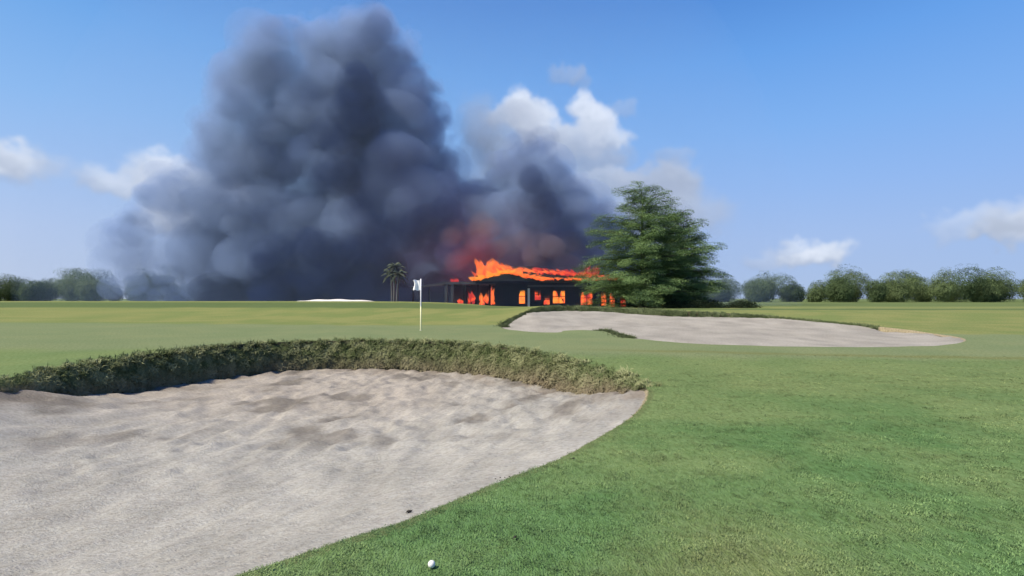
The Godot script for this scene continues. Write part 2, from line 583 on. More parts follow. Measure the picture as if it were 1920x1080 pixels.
# the cut edge of the turf: a thin beige step on the gentle side, a tall shaggy face on the far side
func lip_face(b: Bunker, sand: Callable, seg: float) -> Array:
	# -> [[top, bottom, inward, lipness], ...] round the outline at about seg spacing
	var out := []
	var n := b.line.size()
	for i in n:
		var p := b.line[i]
		var q := b.line[(i + 1) % n]
		var k := maxi(1, int(p.distance_to(q) / seg))
		for t in k:
			var at := p.lerp(q, float(t) / k)
			var nrm := (q - p).orthogonal().normalized()
			if not b.inside(at + nrm * 0.06):
				nrm = -nrm
			var low := at + nrm * (0.10 + 0.22 * b.lip[i])
			out.append([gpoint(at.x, at.y), Vector3(low.x, sand.call(low) - 0.02, -low.y), Vector3(nrm.x, 0, -nrm.y), b.lip[i]])
	return out

func build_lips() -> void:
	var tuft := blade_tuft(20, 0.105, 0.13, 0.015, 1.35)
	var cut := mat(0.36, 0.31, 0.2)
	cut.albedo_texture = noise_tex(0.05, [[0.0, Color(0.6, 0.6, 0.6)], [1.0, Color.WHITE]], 256, 3, 8)
	cut.uv1_triplanar = true; cut.uv1_world_triplanar = true
	var soil := mat(0.085, 0.075, 0.045)
	soil.albedo_texture = noise_tex(0.03, [[0.0, Color(0.5, 0.55, 0.5)], [1.0, Color.WHITE]], 256, 4, 31)
	soil.uv1_triplanar = true; soil.uv1_world_triplanar = true; soil.uv1_scale = Vector3(2, 2, 2)
	var which := 0
	for b in [near_b, far_b]:
		var row := lip_face(b, near_sand if which == 0 else far_sand, 0.08 if which == 0 else 0.25)
		var edge := st()
		var face := st()
		var n := row.size()
		edge.set_smooth_group(1); face.set_smooth_group(1)
		for i in n:
			var a = row[i]
			var c = row[(i + 1) % n]
			quad(face if a[3] > 0.5 else edge, a[0], c[0], c[1], a[1])
		var e := structure("turf_edge", done(edge), cut)
		e.name = "bunker_edge" if which == 0 else "bunker_edge_001"
		structure("bunker_bank", done(face), soil)
		# shaggy grass hanging over the bank
		var spots: Array[Transform3D] = []
		var tints: Array[Color] = []
		for i in n:
			var a = row[i]
			if a[3] < 0.5:
				continue
			var fade := clampf((a[0].y - a[1].y) / 0.5, 0.15, 1.0)
			for k in (30 if which == 0 else 34):
				var t := pow(rng.randf(), 0.85)
				var p: Vector3 = a[0].lerp(a[1], t * 0.97 - 0.03) + a[2] * (0.05 * sin(PI * t) + rng.randf_range(-0.02, 0.05)) + Vector3(rng.randf_range(-0.05, 0.05), 0.0, rng.randf_range(-0.05, 0.05)) * (1.0 if which == 0 else 2.5)
				if t < 0.2 and rng.randf() < 0.35:
					p -= a[2] * rng.randf_range(0.0, 0.35)
					p.y = ground_h(p.x, -p.z) - 0.01
				var clump := n_fine.get_noise_3d(p.x * 2.4, p.y * 3.2, p.z * 2.4) if which == 0 else n_fine.get_noise_2d(p.x * 1.2, p.y * 2.0)
				var up: Vector3 = (Vector3.UP * (0.75 - t * 0.5) + a[2] * (0.25 + t * 0.75) + Vector3(rng.randf_range(-0.4, 0.4), rng.randf_range(-0.2, 0.2), rng.randf_range(-0.4, 0.4))).normalized()
				var side := up.cross(Vector3(cos(rng.randf() * TAU), 0.1, sin(rng.randf() * TAU))).normalized()
				var s := rng.randf_range(0.45, 1.05) * (0.45 + 0.55 * fade) * (1.0 + 0.4 * clump) * (1.1 if which == 0 else 1.9 * (0.5 + 0.5 * smoothstep(0.0, 0.3, t)))
				spots.append(Transform3D(Basis(side, up, side.cross(up)) * s, p))
				var g := Color(0.095, 0.125, 0.05).lerp(Color(0.27, 0.285, 0.15), clampf(0.32 + clump * 1.1 + rng.randf_range(-0.35, 0.35), 0, 1))
				var brown := clampf(t * 1.5 - 0.75 + 0.35 * n_mid.get_noise_2d(p.x * 9.0, 3.0) + smoothstep(-3.0, 1.0, p.x) * 0.3, 0, 1) if which == 0 else 0.1
				g = g if which == 0 else Color(g.r * 0.55, g.g * 0.66, g.b * 0.62)
				tints.append(g.lerp(Color(0.24, 0.195, 0.135), brown * 0.85))
		var o := scatter("bank_grass", tuft, grass_material(), spots, tints)
		o.set_meta("label", "shaggy dark grass hanging over the near bunker bank" if which == 0 else "shaggy dark grass hanging over the far bunker bank")
		which += 1

func grass_material() -> StandardMaterial3D:
	var m := StandardMaterial3D.new()
	m.vertex_color_use_as_albedo = true
	m.roughness = 0.8
	m.metallic_specular = 0.2
	m.cull_mode = BaseMaterial3D.CULL_DISABLED
	m.backlight_enabled = true
	m.backlight = Color(0.35, 0.35, 0.3)
	return m

# a tuft of bent blades, up = y
func blade_tuft(count: int, height: float, radius: float, width: float, bend: float) -> ArrayMesh:
	var s := st()
	for i in count:
		var a := rng.randf() * TAU
		var r := radius * sqrt(rng.randf())
		var foot := Vector3(cos(a) * r, 0, sin(a) * r) * 0.7
		var b := rng.randf() * TAU
		var out := Vector3(cos(b), 0, sin(b))
		var side := Vector3(-out.z, 0, out.x) * width * 0.5
		var hh := height * rng.randf_range(0.55, 1.1)
		var mid := foot + Vector3(0, hh * 0.6, 0) + out * hh * bend * 0.25
		var tip := foot + Vector3(0, hh * (1.0 - 0.3 * bend), 0) + out * hh * bend * 0.8
		quad(s, foot - side, mid - side * 0.8, mid + side * 0.8, foot + side)
		tri(s, mid - side * 0.8, tip, mid + side * 0.8)
	return done(s)

func scatter(called: String, mesh: Mesh, m: Material, spots: Array[Transform3D], tints: Array[Color], parent: Node3D = self) -> MultiMeshInstance3D:
	var mm := MultiMesh.new()
	mm.transform_format = MultiMesh.TRANSFORM_3D
	mm.use_colors = true
	mm.mesh = mesh
	mm.instance_count = spots.size()
	for i in spots.size():
		mm.set_instance_transform(i, spots[i])
		mm.set_instance_color(i, tints[i])
	var o := MultiMeshInstance3D.new()
	o.name = numbered(called) if parent == self else called
	o.multimesh = mm
	o.material_override = m
	o.set_meta("kind", "stuff")
	parent.add_child(o, true)
	return o

func build_turf() -> void:
	var tuft := blade_tuft(18, 0.016, 0.05, 0.0034, 1.2)
	var spots: Array[Transform3D] = []
	var tints: Array[Color] = []
	var bands := [[2.2, 4.0, 900], [4.0, 6.5, 620], [6.5, 10.0, 300], [10.0, 13.0, 90]]
	for band in bands:
		var x0 := -3.6
		var x1: float = band[1] * 1.12
		var count := int((x1 - x0) * (band[1] - band[0]) * band[2])
		for i in count:
			var x := rng.randf_range(x0, x1)
			var d := rng.randf_range(band[0], band[1])
			if absf(x) > d * 1.12 + 0.3:
				continue
			var p := Vector2(x, d)
			if near_b.inside(p):
				continue
			var c := turf_color(x, d)
			var v := rng.randf()
			var streak := n_mid.get_noise_2d(x * 9.0, d * 26.0)
			c = c.lerp(Color(c.r * 1.3 + 0.01, c.g * 1.25, c.b * 1.15), v * v) * rng.randf_range(0.86, 1.14) * (1.0 + 0.6 * streak)
			var s := rng.randf_range(0.6, 1.3) * (1.0 + 0.5 * n_mid.get_noise_2d(x * 20.0, d * 20.0))
			var up := Vector3(rng.randf_range(-0.3, 0.3), 1.0, rng.randf_range(-0.3, 0.3)).normalized()
			var side := up.cross(Vector3(cos(i * 1.7), 0, sin(i * 1.7))).normalized()
			spots.append(Transform3D(Basis(side, up, side.cross(up)) * s, gpoint(x, d) - Vector3(0, 0.004, 0)))
			tints.append(c)
	# longer blades along the cut edge of the near bunker
	var n := near_b.line.size()
	for i in n:
		if near_b.lip[i] > 0.5 or near_b.line[i].x < -3.0:
			continue
		for k in 90:
			var p := near_b.line[i].lerp(near_b.line[(i + 1) % n], rng.randf())
			var q := p + Vector2(rng.randf_range(-0.07, 0.07), rng.randf_range(-0.07, 0.07))
			if near_b.inside(q):
				continue
			var side := Vector3(cos(k * 2.1), 0, sin(k * 2.1))
			spots.append(Transform3D(Basis(side, Vector3.UP, side.cross(Vector3.UP)) * rng.randf_range(0.5, 1.1), gpoint(q.x, q.y) - Vector3(0, 0.006, 0)))
			tints.append(turf_color(q.x, q.y).lerp(Color(0.2, 0.2, 0.09), rng.randf() * 0.7))
	var o := scatter("turf_grass", tuft, grass_material(), spots, tints)
	o.set_meta("label", "short mown green turf around the near bunker")

# ---------------------------------------------------------------- clubhouse
const FRONT := -62.0
func build_clubhouse() -> void:
	var t := thing("clubhouse", "long low dark clubhouse burning under a shallow gabled roof beyond the bunkers", "building", Vector3(0, 0.35, 0))
	var g := 0.35
	var dark := mat(0.015, 0.02, 0.034)
	var pale := mat(0.10, 0.115, 0.115)
	var white := mat(0.6, 0.58, 0.55)
	var char_m := mat(0.02, 0.018, 0.018)
	var steel := mat(0.055, 0.06, 0.07)
	for m in [dark, pale, char_m]:
		m.albedo_texture = noise_tex(0.03, [[0.0, Color(0.55, 0.55, 0.55)], [1.0, Color.WHITE]], 256, 4, 40)
		m.uv1_triplanar = true
		m.uv1_world_triplanar = true
	var Z := FRONT
	# front wall in pieces round the openings: x0, x1, sill, head
	var openings := [[0.8, 1.68, 0.55, 2.35], [2.75, 3.65, 1.0, 2.35], [3.85, 4.75, 0.45, 1.7], [5.0, 6.65, 0.6, 2.3], [8.45, 10.1, 0.4, 2.15], [11.0, 11.8, 0.3, 2.1], [12.05, 12.85, 0.2, 2.0], [13.4, 14.2, 0.2, 1.9]]
	var x := -2.1
	var top := 3.25
	for o in openings:
		part("wall", box(Vector3(o[0] - x, top, 0.25)), dark, t, Vector3((x + o[0]) / 2, top / 2, Z))
		part("wall", box(Vector3(o[1] - o[0], top - o[3], 0.25)), dark, t, Vector3((o[0] + o[1]) / 2, (top + o[3]) / 2, Z))
		part("wall", box(Vector3(o[1] - o[0], o[2], 0.25)), dark, t, Vector3((o[0] + o[1]) / 2, o[2] / 2, Z))
		x = o[1]
		window(t, o, Z, char_m)
	part("wall", box(Vector3(15.2 - x, top, 0.25)), dark, t, Vector3((x + 15.2) / 2, top / 2, Z))
	# side and back walls, and the floor slab
	part("wall", box(Vector3(0.25, top, 15.0)), dark, t, Vector3(-2.1 + 0.125, top / 2, Z - 7.63))
	part("wall", box(Vector3(0.25, top, 15.0)), dark, t, Vector3(15.2 - 0.125, top / 2, Z - 7.63))
	part("wall", box(Vector3(17.3, top, 0.25)), dark, t, Vector3(6.55, top / 2, Z - 15.26))
	# board seams on the blank wall left of the windows
	for k in 9:
		part("batten", box(Vector3(0.06, 2.9, 0.05)), dark, t, Vector3(-1.95 + k * 0.32, 1.47, Z + 0.152))
	part("doorway_column", box(Vector3(0.26, 2.5, 0.26)), white, t, Vector3(2.05, 1.25, Z + 0.9))
	part("post", box(Vector3(0.16, 2.9, 0.16)), steel, t, Vector3(10.55, 1.45, Z + 1.0))
	part("header_beam", box(Vector3(12.6, 0.22, 0.2)), steel, t, Vector3(8.2, 2.8, Z + 0.95))
	# soffit and fascia of the long eave
	part("soffit", box(Vector3(12.2, 0.1, 1.9)), pale, t, Vector3(9.4, 3.31, Z + 0.83))
	part("fascia", box(Vector3(12.4, 0.34, 0.12)), char_m, t, Vector3(9.5, 3.5, Z + 1.86))
	# front gable
	var gz := Z + 2.1
	var apex := Vector3(-0.8, 4.42, gz)
	var left := Vector3(-4.7, 3.42, gz)
	var right := Vector3(3.4, 3.52, gz)
	var s := st()
	s.set_smooth_group(-1)
	tri(s, left + Vector3(0.6, -0.1, -0.2), apex + Vector3(0, -0.1, -0.2), right + Vector3(-0.6, -0.1, -0.2))
	tri(s, left + Vector3(0.6, -0.1, -0.35), right + Vector3(-0.6, -0.1, -0.35), apex + Vector3(0, -0.1, -0.35))
	part("gable_panel", done(s), pale, t)
	part("bargeboard", beam(left, apex, 0.14, 0.34), char_m, t)
	part("bargeboard", beam(apex, right, 0.14, 0.34), char_m, t)
	part("gable_beam", beam(Vector3(-4.4, 3.18, gz - 0.3), Vector3(3.3, 3.2, gz - 0.3), 0.2, 0.26), dark, t)
	# roof planes: a shallow hip behind, the gable running back into it
	var ridge_a := Vector3(-3.2, 5.55, Z - 7.0)
	var ridge_b := Vector3(3.4, 5.55, Z - 7.0)
	var e_l := Vector3(-4.7, 3.55, Z + 1.2)
	var e_r := Vector3(15.8, 3.55, Z + 1.8)
	var b_l := Vector3(-4.7, 3.55, Z - 16.2)
	var b_r := Vector3(15.8, 3.55, Z - 16.2)
	roof(t, [[e_l, ridge_a, ridge_b, e_r], [b_r, ridge_b, ridge_a, b_l], [e_r, ridge_b, ridge_b, b_r], [b_l, ridge_a, ridge_a, e_l], [left + Vector3(0, 0.18, 0), apex + Vector3(0, 0.18, 0), Vector3(-0.8, 4.6, Z - 4.6), Vector3(-4.0, 3.6, Z + 0.6)], [apex + Vector3(0, 0.18, 0), right + Vector3(0, 0.18, 0), Vector3(2.8, 3.6, Z + 0.4), Vector3(-0.8, 4.6, Z - 4.6)]], char_m)
	for k in 26:
		var f := k / 25.0
		var foot := e_l.lerp(e_r, f) + Vector3(0, 0.12, 0)
		var head := ridge_a.lerp(ridge_b, clampf((f * 20.5 - 1.5) / 14.0, 0, 1)) + Vector3(0, 0.12, 0)
		if k > 17:
			head = foot.lerp(Vector3(foot.x, 3.65 + (15.8 - foot.x) * 0.165, -70), 0.95)
		part("rafter", beam(foot, head, 0.12, 0.18), char_m, t)
	# left wing: flat roofed terrace with posts, low windows and a pergola running out to the left
	part("wing_roof", box(Vector3(6.6, 0.3, 8.0)), dark, t, Vector3(-5.4, 3.15, Z - 3.4))
	part("wing_wall", box(Vector3(6.0, 3.0, 0.25)), char_m, t, Vector3(-5.1, 1.5, Z - 7.2))
	for px in [-8.1, -7.35]:
		part("terrace_post", box(Vector3(0.34, 3.05, 0.34)), steel, t, Vector3(px, 1.5, Z + 0.6))
	for px in [-5.9, -4.2, -2.75]:
		part("terrace_post", box(Vector3(0.24, 3.0, 0.24)), char_m, t, Vector3(px, 1.5, Z + 0.2))
	part("terrace_beam", box(Vector3(6.4, 0.3, 0.24)), steel, t, Vector3(-5.25, 3.16, Z + 0.74))
	part("terrace_rail", box(Vector3(6.0, 0.5, 0.12)), char_m, t, Vector3(-5.2, 0.25, Z + 0.3))
	for k in 3:
		part("pergola_beam", beam(Vector3(-12.4, 2.55 + k * 0.12, Z + 0.5 - k * 2.2), Vector3(-8.2, 3.16, Z + 0.6 - k * 2.2), 0.12, 0.2), steel, t)
	for px in [-12.2, -10.2]:
		part("pergola_post", box(Vector3(0.16, 2.7, 0.16)), dark, t, Vector3(px, 1.3, Z + 0.45))

func window(t: Node3D, o: Array, z: float, m: Material) -> void:
	var w: float = o[1] - o[0]
	var h: float = o[3] - o[2]
	var c := Vector3((o[0] + o[1]) / 2, (o[2] + o[3]) / 2, z)
	var s := st()
	for sg in [-1.0, 1.0]:
		box_into(s, Transform3D(Basis(), Vector3(sg * (w / 2 - 0.04), 0, 0)), Vector3(0.08, h, 0.12))
		box_into(s, Transform3D(Basis(), Vector3(0, sg * (h / 2 - 0.04), 0)), Vector3(w - 0.16, 0.08, 0.118))
	var f := part("window", done(s), m, t, c + Vector3(0, 0, 0.02))
	part("transom", box(Vector3(w - 0.16, 0.07, 0.08)), m, f, Vector3(0, h * 0.04, 0))
	if w > 1.2:
		part("mullion", box(Vector3(0.06, h - 0.16, 0.09)), m, f, Vector3(0, 0, 0))

func roof(t: Node3D, faces: Array, m: Material) -> void:
	var s := st()
	s.set_smooth_group(-1)
	for f in faces:
		var down := Vector3(0, -0.14, 0)
		quad(s, f[0], f[1], f[2], f[3])
		quad(s, f[3] + down, f[2] + down, f[1] + down, f[0] + down)
		for k in 4:
			quad(s, f[k], f[k] + down, f[(k + 1) % 4] + down, f[(k + 1) % 4])
	part("roof", done(s), m, t)

# ---------------------------------------------------------------- fire
var flame_mats := []
func flame_material(low: Color, high: Color, strength: float) -> StandardMaterial3D:
	var g := Gradient.new()
	g.offsets = PackedFloat32Array([0.0, 0.5, 1.0])
	g.colors = PackedColorArray([high, low.lerp(high, 0.5), low])
	var gt := GradientTexture2D.new()
	gt.gradient = g
	gt.width = 8; gt.height = 64
	gt.fill_from = Vector2(0, 0); gt.fill_to = Vector2(0, 1)
	var ga := Gradient.new()
	ga.offsets = PackedFloat32Array([0.0, 0.35, 0.9, 1.0])
	ga.colors = PackedColorArray([Color(0, 0, 0, 0.0), Color(0, 0, 0, 0.22), Color(0, 0, 0, 0.55), Color(0, 0, 0, 0.2)])
	var gat := GradientTexture2D.new()
	gat.gradient = ga
	gat.width = 8; gat.height = 64
	gat.fill_from = Vector2(0, 0); gat.fill_to = Vector2(0, 1)
	var m := StandardMaterial3D.new()
	m.albedo_color = Color.WHITE
	m.albedo_texture = gat
	m.transparency = BaseMaterial3D.TRANSPARENCY_ALPHA
	m.emission_enabled = true
	m.emission = Color.WHITE
	m.emission_operator = BaseMaterial3D.EMISSION_OP_MULTIPLY
	m.emission_texture = gt
	m.emission_energy_multiplier = strength
	m.roughness = 1.0
	m.metallic_specular = 0.0
	m.cull_mode = BaseMaterial3D.CULL_DISABLED
	return m

# a licking tongue of flame one metre high: round in section, swaying, forked tip
func tongue(sd: int) -> ArrayMesh:
	var r := RandomNumberGenerator.new()
	r.seed = sd
	var vs := PackedVector3Array()
	var ns := PackedVector3Array()
	var uv := PackedVector2Array()
	var idx := PackedInt32Array()
	var rings := 12
	var sides := 10
	var ph := r.randf() * TAU
	for j in rings + 1:
		var v := float(j) / rings
		var rad := 0.32 * pow(sin(PI * clampf(0.18 + v * 0.82, 0, 1)), 0.9) * (1.0 - 0.55 * v) + 0.002
		var c := Vector3(0.13 * sin(ph + v * 4.2) * v + 0.1 * v * v, v, 0.1 * cos(ph * 1.7 + v * 3.6) * v)
		for k in sides + 1:
			var a := TAU * k / sides
			var w := 1.0 + 0.28 * sin(a * 3.0 + ph + v * 5.0) + 0.14 * sin(a * 5.0 - v * 9.0)
			var dir := Vector3(cos(a), 0.2, sin(a) * 0.8)
			vs.append(c + Vector3(dir.x, 0, dir.z) * rad * w + Vector3(0, 0.06 * sin(a * 2.0 + ph) * v, 0))
			ns.append(dir.normalized())
			uv.append(Vector2(float(k) / sides, 1.0 - v))
	for j in rings:
		for k in sides:
			var a := j * (sides + 1) + k
			idx.append_array(PackedInt32Array([a, a + sides + 1, a + sides + 2, a, a + sides + 2, a + 1]))
	var arr := []
	arr.resize(Mesh.ARRAY_MAX)
	arr[Mesh.ARRAY_VERTEX] = vs
	arr[Mesh.ARRAY_NORMAL] = ns
	arr[Mesh.ARRAY_TEX_UV] = uv
	arr[Mesh.ARRAY_INDEX] = idx
	var m := ArrayMesh.new()
	m.add_surface_from_arrays(Mesh.PRIMITIVE_TRIANGLES, arr)
	return m

var tongues := []
func flame(parent: Node3D, at: Vector3, height: float, width: float, hot: int, lean := 0.0) -> void:
	var o := part("flame", tongues[rng.randi() % tongues.size()], flame_mats[clampi(hot, 0, flame_mats.size() - 1)], parent, at)
	o.basis = Basis(Vector3(0, 0, 1), lean) * Basis(Vector3.UP, rng.randf() * TAU) * Basis.from_scale(Vector3(width, height, width))

func fire_light(parent: Node3D, at: Vector3, energy: float, size: float, color := Color(1.0, 0.32, 0.10)) -> void:
	var l := OmniLight3D.new()
	l.name = "flame_light"
	l.light_color = color
	l.light_energy = energy
	l.light_size = size
	l.omni_range = 60.0
	l.omni_attenuation = 2.0
	l.shadow_enabled = true
	l.position = at
	parent.add_child(l, true)

func build_fire() -> void:
	for k in 6:
		tongues.append(tongue(100 + k))
	# from dull red to yellow: [edge colour, core colour, strength]
	for c in [[Color(0.45, 0.02, 0.02), Color(0.75, 0.07, 0.05), 0.55], [Color(0.9, 0.07, 0.025), Color(1.0, 0.18, 0.05), 0.68], [Color(1.0, 0.12, 0.025), Color(1.0, 0.28, 0.05), 0.82], [Color(1.0, 0.17, 0.02), Color(1.0, 0.42, 0.06), 0.85]]:
		flame_mats.append(flame_material(c[0].linear_to_srgb(), c[1].linear_to_srgb(), c[2]))
	var g := 0.35
	var Z := FRONT
	# the blaze above the left end of the roof
	var big := thing("roof_fire", "tall orange blaze rising from the left end of the clubhouse roof", "fire", Vector3(-1.6, g + 3.5, Z))
	for k in 110:
		var x := rng.randf_range(-2.6, 3.0)
		var f := 1.0 - clampf((x + 2.2) / 5.4, 0, 1)
		flame(big, Vector3(x, 0.3 + rng.randf_range(-0.1, 1.0 + 0.5 * f), rng.randf_range(-2.5, 0.6)), rng.randf_range(0.7, 1.3) * (0.55 + 0.7 * f), rng.randf_range(0.8, 1.5), 1 if rng.randf() < 0.6 else 2, rng.randf_range(-0.5, 1.0))
	fire_light(big, Vector3(-2.8, 3.0, -5.0), 17.0, 1.2, Color(1.0, 0.20, 0.12))
	fire_light(big, Vector3(-5.0, 2.4, -3.0), 11.0, 0.8, Color(1.0, 0.12, 0.09))
	# burning bargeboards and eave
	var gable := thing("gable_fire", "bright orange flames running along the front gable edge of the clubhouse", "fire", Vector3(-0.8, g + 3.6, Z + 2.2))
	for k in 66:
		var f := k / 65.0
		var p := Vector3(-3.9, -0.05, 0).lerp(Vector3(0, 0.95, 0), f * 2.0) if f < 0.5 else Vector3(0, 0.95, 0).lerp(Vector3(4.2, 0.0, 0), f * 2.0 - 1.0)
		flame(gable, p + Vector3(rng.randf_range(-0.1, 0.1), -0.12, rng.randf_range(-0.1, 0.15)), rng.randf_range(0.6, 1.1), rng.randf_range(0.4, 0.7), 3 if f < 0.6 else 2, rng.randf_range(-1.5, -0.9) if k % 3 else rng.randf_range(0.6, 1.5))
	var eave := thing("eave_fire", "thin line of red orange flames along the long right hand eave", "fire", Vector3(9.0, g + 3.6, Z + 1.8))
	for k in 80:
		var x := -5.4 + k * 0.135
		flame(eave, Vector3(x, -0.1, rng.randf_range(-0.1, 0.2)), rng.randf_range(0.5, 1.0), rng.randf_range(0.3, 0.6), 2 if k < 40 else 1, rng.randf_range(1.0, 1.5) * (1.0 if k % 2 else -1.0))
	var slope := thing("roof_slope_fire", "dull red flames licking over the burning roof slope between ridge and eave", "fire", Vector3(3.0, g + 3.9, Z))
	for k in 60:
		var f := rng.randf()
		var v := rng.randf()
		flame(slope, Vector3(f * 7.0, 0.12 + v * (1.1 - f * 0.75), 1.2 - v * 4.0), rng.randf_range(0.5, 1.0), rng.randf_range(0.4, 0.8), 0 if rng.randf() < 0.7 else 1, rng.randf_range(0.7, 1.4))
	var hip := thing("ridge_fire", "sparse pinkish flames along the sloping right edge of the burning roof", "fire", Vector3(1.4, g + 4.9, Z - 3.0))
	for k in 60:
		var f := k / 59.0
		flame(hip, Vector3(f * 10.5, -f * 1.05 + rng.randf_range(-0.1, 0.1), f * 4.4 + rng.randf_range(-0.2, 0.2)), rng.randf_range(0.45, 0.9) * (1.2 - 0.5 * f), rng.randf_range(0.3, 0.6), 2 if f < 0.4 else 1, rng.randf_range(0.8, 1.7))
	fire_light(hip, Vector3(6.0, 1.4, -2.0), 0.8, 0.6, Color(1.0, 0.2, 0.12))
	# fires behind the windows: x0, x1, base, height, heat, label
	var wins := [
		[0.8, 1.68, 0.5, 1.9, 3, "yellow orange fire filling the tall window left of the white column"], [2.75, 3.65, 0.95, 1.2, 0, "dim pink fire behind the small window right of the white column"],
		[3.85, 4.75, 0.4, 0.9, 1, "low red fire in the half height opening beside the bright wide window"], [5.0, 6.65, 0.55, 1.8, 3, "bright orange fire filling the wide window in the middle of the clubhouse"],
		[8.45, 10.1, 0.35, 1.8, 1, "red fire filling the wide window left of the thin grey post"], [11.0, 11.8, 0.25, 1.9, 1, "red orange fire in the narrow window just right of the thin grey post"],
		[12.05, 12.85, 0.15, 1.9, 1, "red pink fire in the narrow window beside the tree"], [13.4, 14.2, 0.15, 1.2, 0, "faint dark red fire in the last window behind the tree"]]
	for w in wins:
		var o := thing("window_fire", w[5], "fire", Vector3((w[0] + w[1]) / 2, g + w[2], Z - 0.55), "fires burning behind the clubhouse windows")
		var wide: float = w[1] - w[0]
		for k in int(16 + wide * 16):
			flame(o, Vector3(rng.randf_range(-0.5, 0.5) * wide, rng.randf_range(-0.15, 0.55) * w[3], rng.randf_range(-0.5, 0.15)), w[3] * rng.randf_range(0.3, 0.7), rng.randf_range(0.4, 1.0), w[4] + (rng.randi() % 3) - 1 - (1 if w[4] == 3 and rng.randf() < 0.3 else 0), rng.randf_range(-0.2, 0.2))
		fire_light(o, Vector3(0, 0.9, 0.1), 0.5 + 0.5 * w[4], 0.3)
	var terrace := [[-6.9, -6.3, 1.0, 0, "faint red glow of fire at the far left of the terrace"], [-5.45, -4.75, 2.0, 0, "red fire between the middle posts of the terrace"], [-4.0, -3.15, 1.7, 1, "orange red fire low on the terrace left of the blank wall"], [-2.9, -2.3, 2.5, 1, "taller orange red fire on the terrace against the blank wall"]]
	for w in terrace:
		var o := thing("terrace_fire", w[4], "fire", Vector3((w[0] + w[1]) / 2, g + 0.3, Z - 1.4), "fires burning on the terrace")
		for k in 22:
			flame(o, Vector3(rng.randf_range(-0.5, 0.5) * (w[1] - w[0]), rng.randf_range(0.0, 0.55) * w[2], rng.randf_range(-0.4, 0.3)), w[2] * rng.randf_range(0.25, 0.65), rng.randf_range(0.3, 0.8), w[3] + (rng.randi() % 2), rng.randf_range(-0.3, 0.3))
		fire_light(o, Vector3(0, 1.2, 0.2), 0.7, 0.3)
	var small := thing("wing_roof_fire", "small red pink flame on the flat roof above the terrace posts", "fire", Vector3(-7.2, g + 3.25, Z - 0.4))
	for k in 9:
		flame(small, Vector3(rng.randf_range(-0.6, 0.5), 0, rng.randf_range(-0.3, 0.3)), rng.randf_range(0.4, 0.9), rng.randf_range(0.5, 0.9), 0, rng.randf_range(-0.4, 0.4))
	fire_light(small, Vector3(0, 0.9, -0.6), 1.6, 0.4, Color(1.0, 0.12, 0.10))
	var behind := thing("tree_side_fire", "dull red flame showing at the left edge of the large tree", "fire", Vector3(11.2, g + 4.6, Z - 8.0))
	for k in 14:
		flame(behind, Vector3(rng.randf_range(-0.9, 0.9), rng.randf_range(-0.8, 0.6), rng.randf_range(-0.5, 0.5)), rng.randf_range(0.9, 1.6), rng.randf_range(0.9, 1.5), 0, rng.randf_range(-0.5, 0.5))
	fire_light(behind, Vector3(0, 0.8, 0.3), 1.2, 0.6, Color(1.0, 0.15, 0.12))

# ---------------------------------------------------------------- smoke
func fog_material(c: Color, density: float) -> FogMaterial:
	var m := FogMaterial.new()
	m.albedo = c.linear_to_srgb()
	m.density = density
	return m

func fog_puff(parent: Node3D, at: Vector3, size: Vector3, m: FogMaterial) -> void:
	var f := FogVolume.new()
	f.name = "smoke_puff"
	f.shape = RenderingServer.FOG_VOLUME_SHAPE_ELLIPSOID
	f.size = size
	f.material = m
	f.position = at
	f.rotation = Vector3.ZERO if size.x > 40.0 else Vector3(rng.randf_range(-0.5, 0.5), rng.randf() * TAU, rng.randf_range(-0.5, 0.5))
	parent.add_child(f, true)

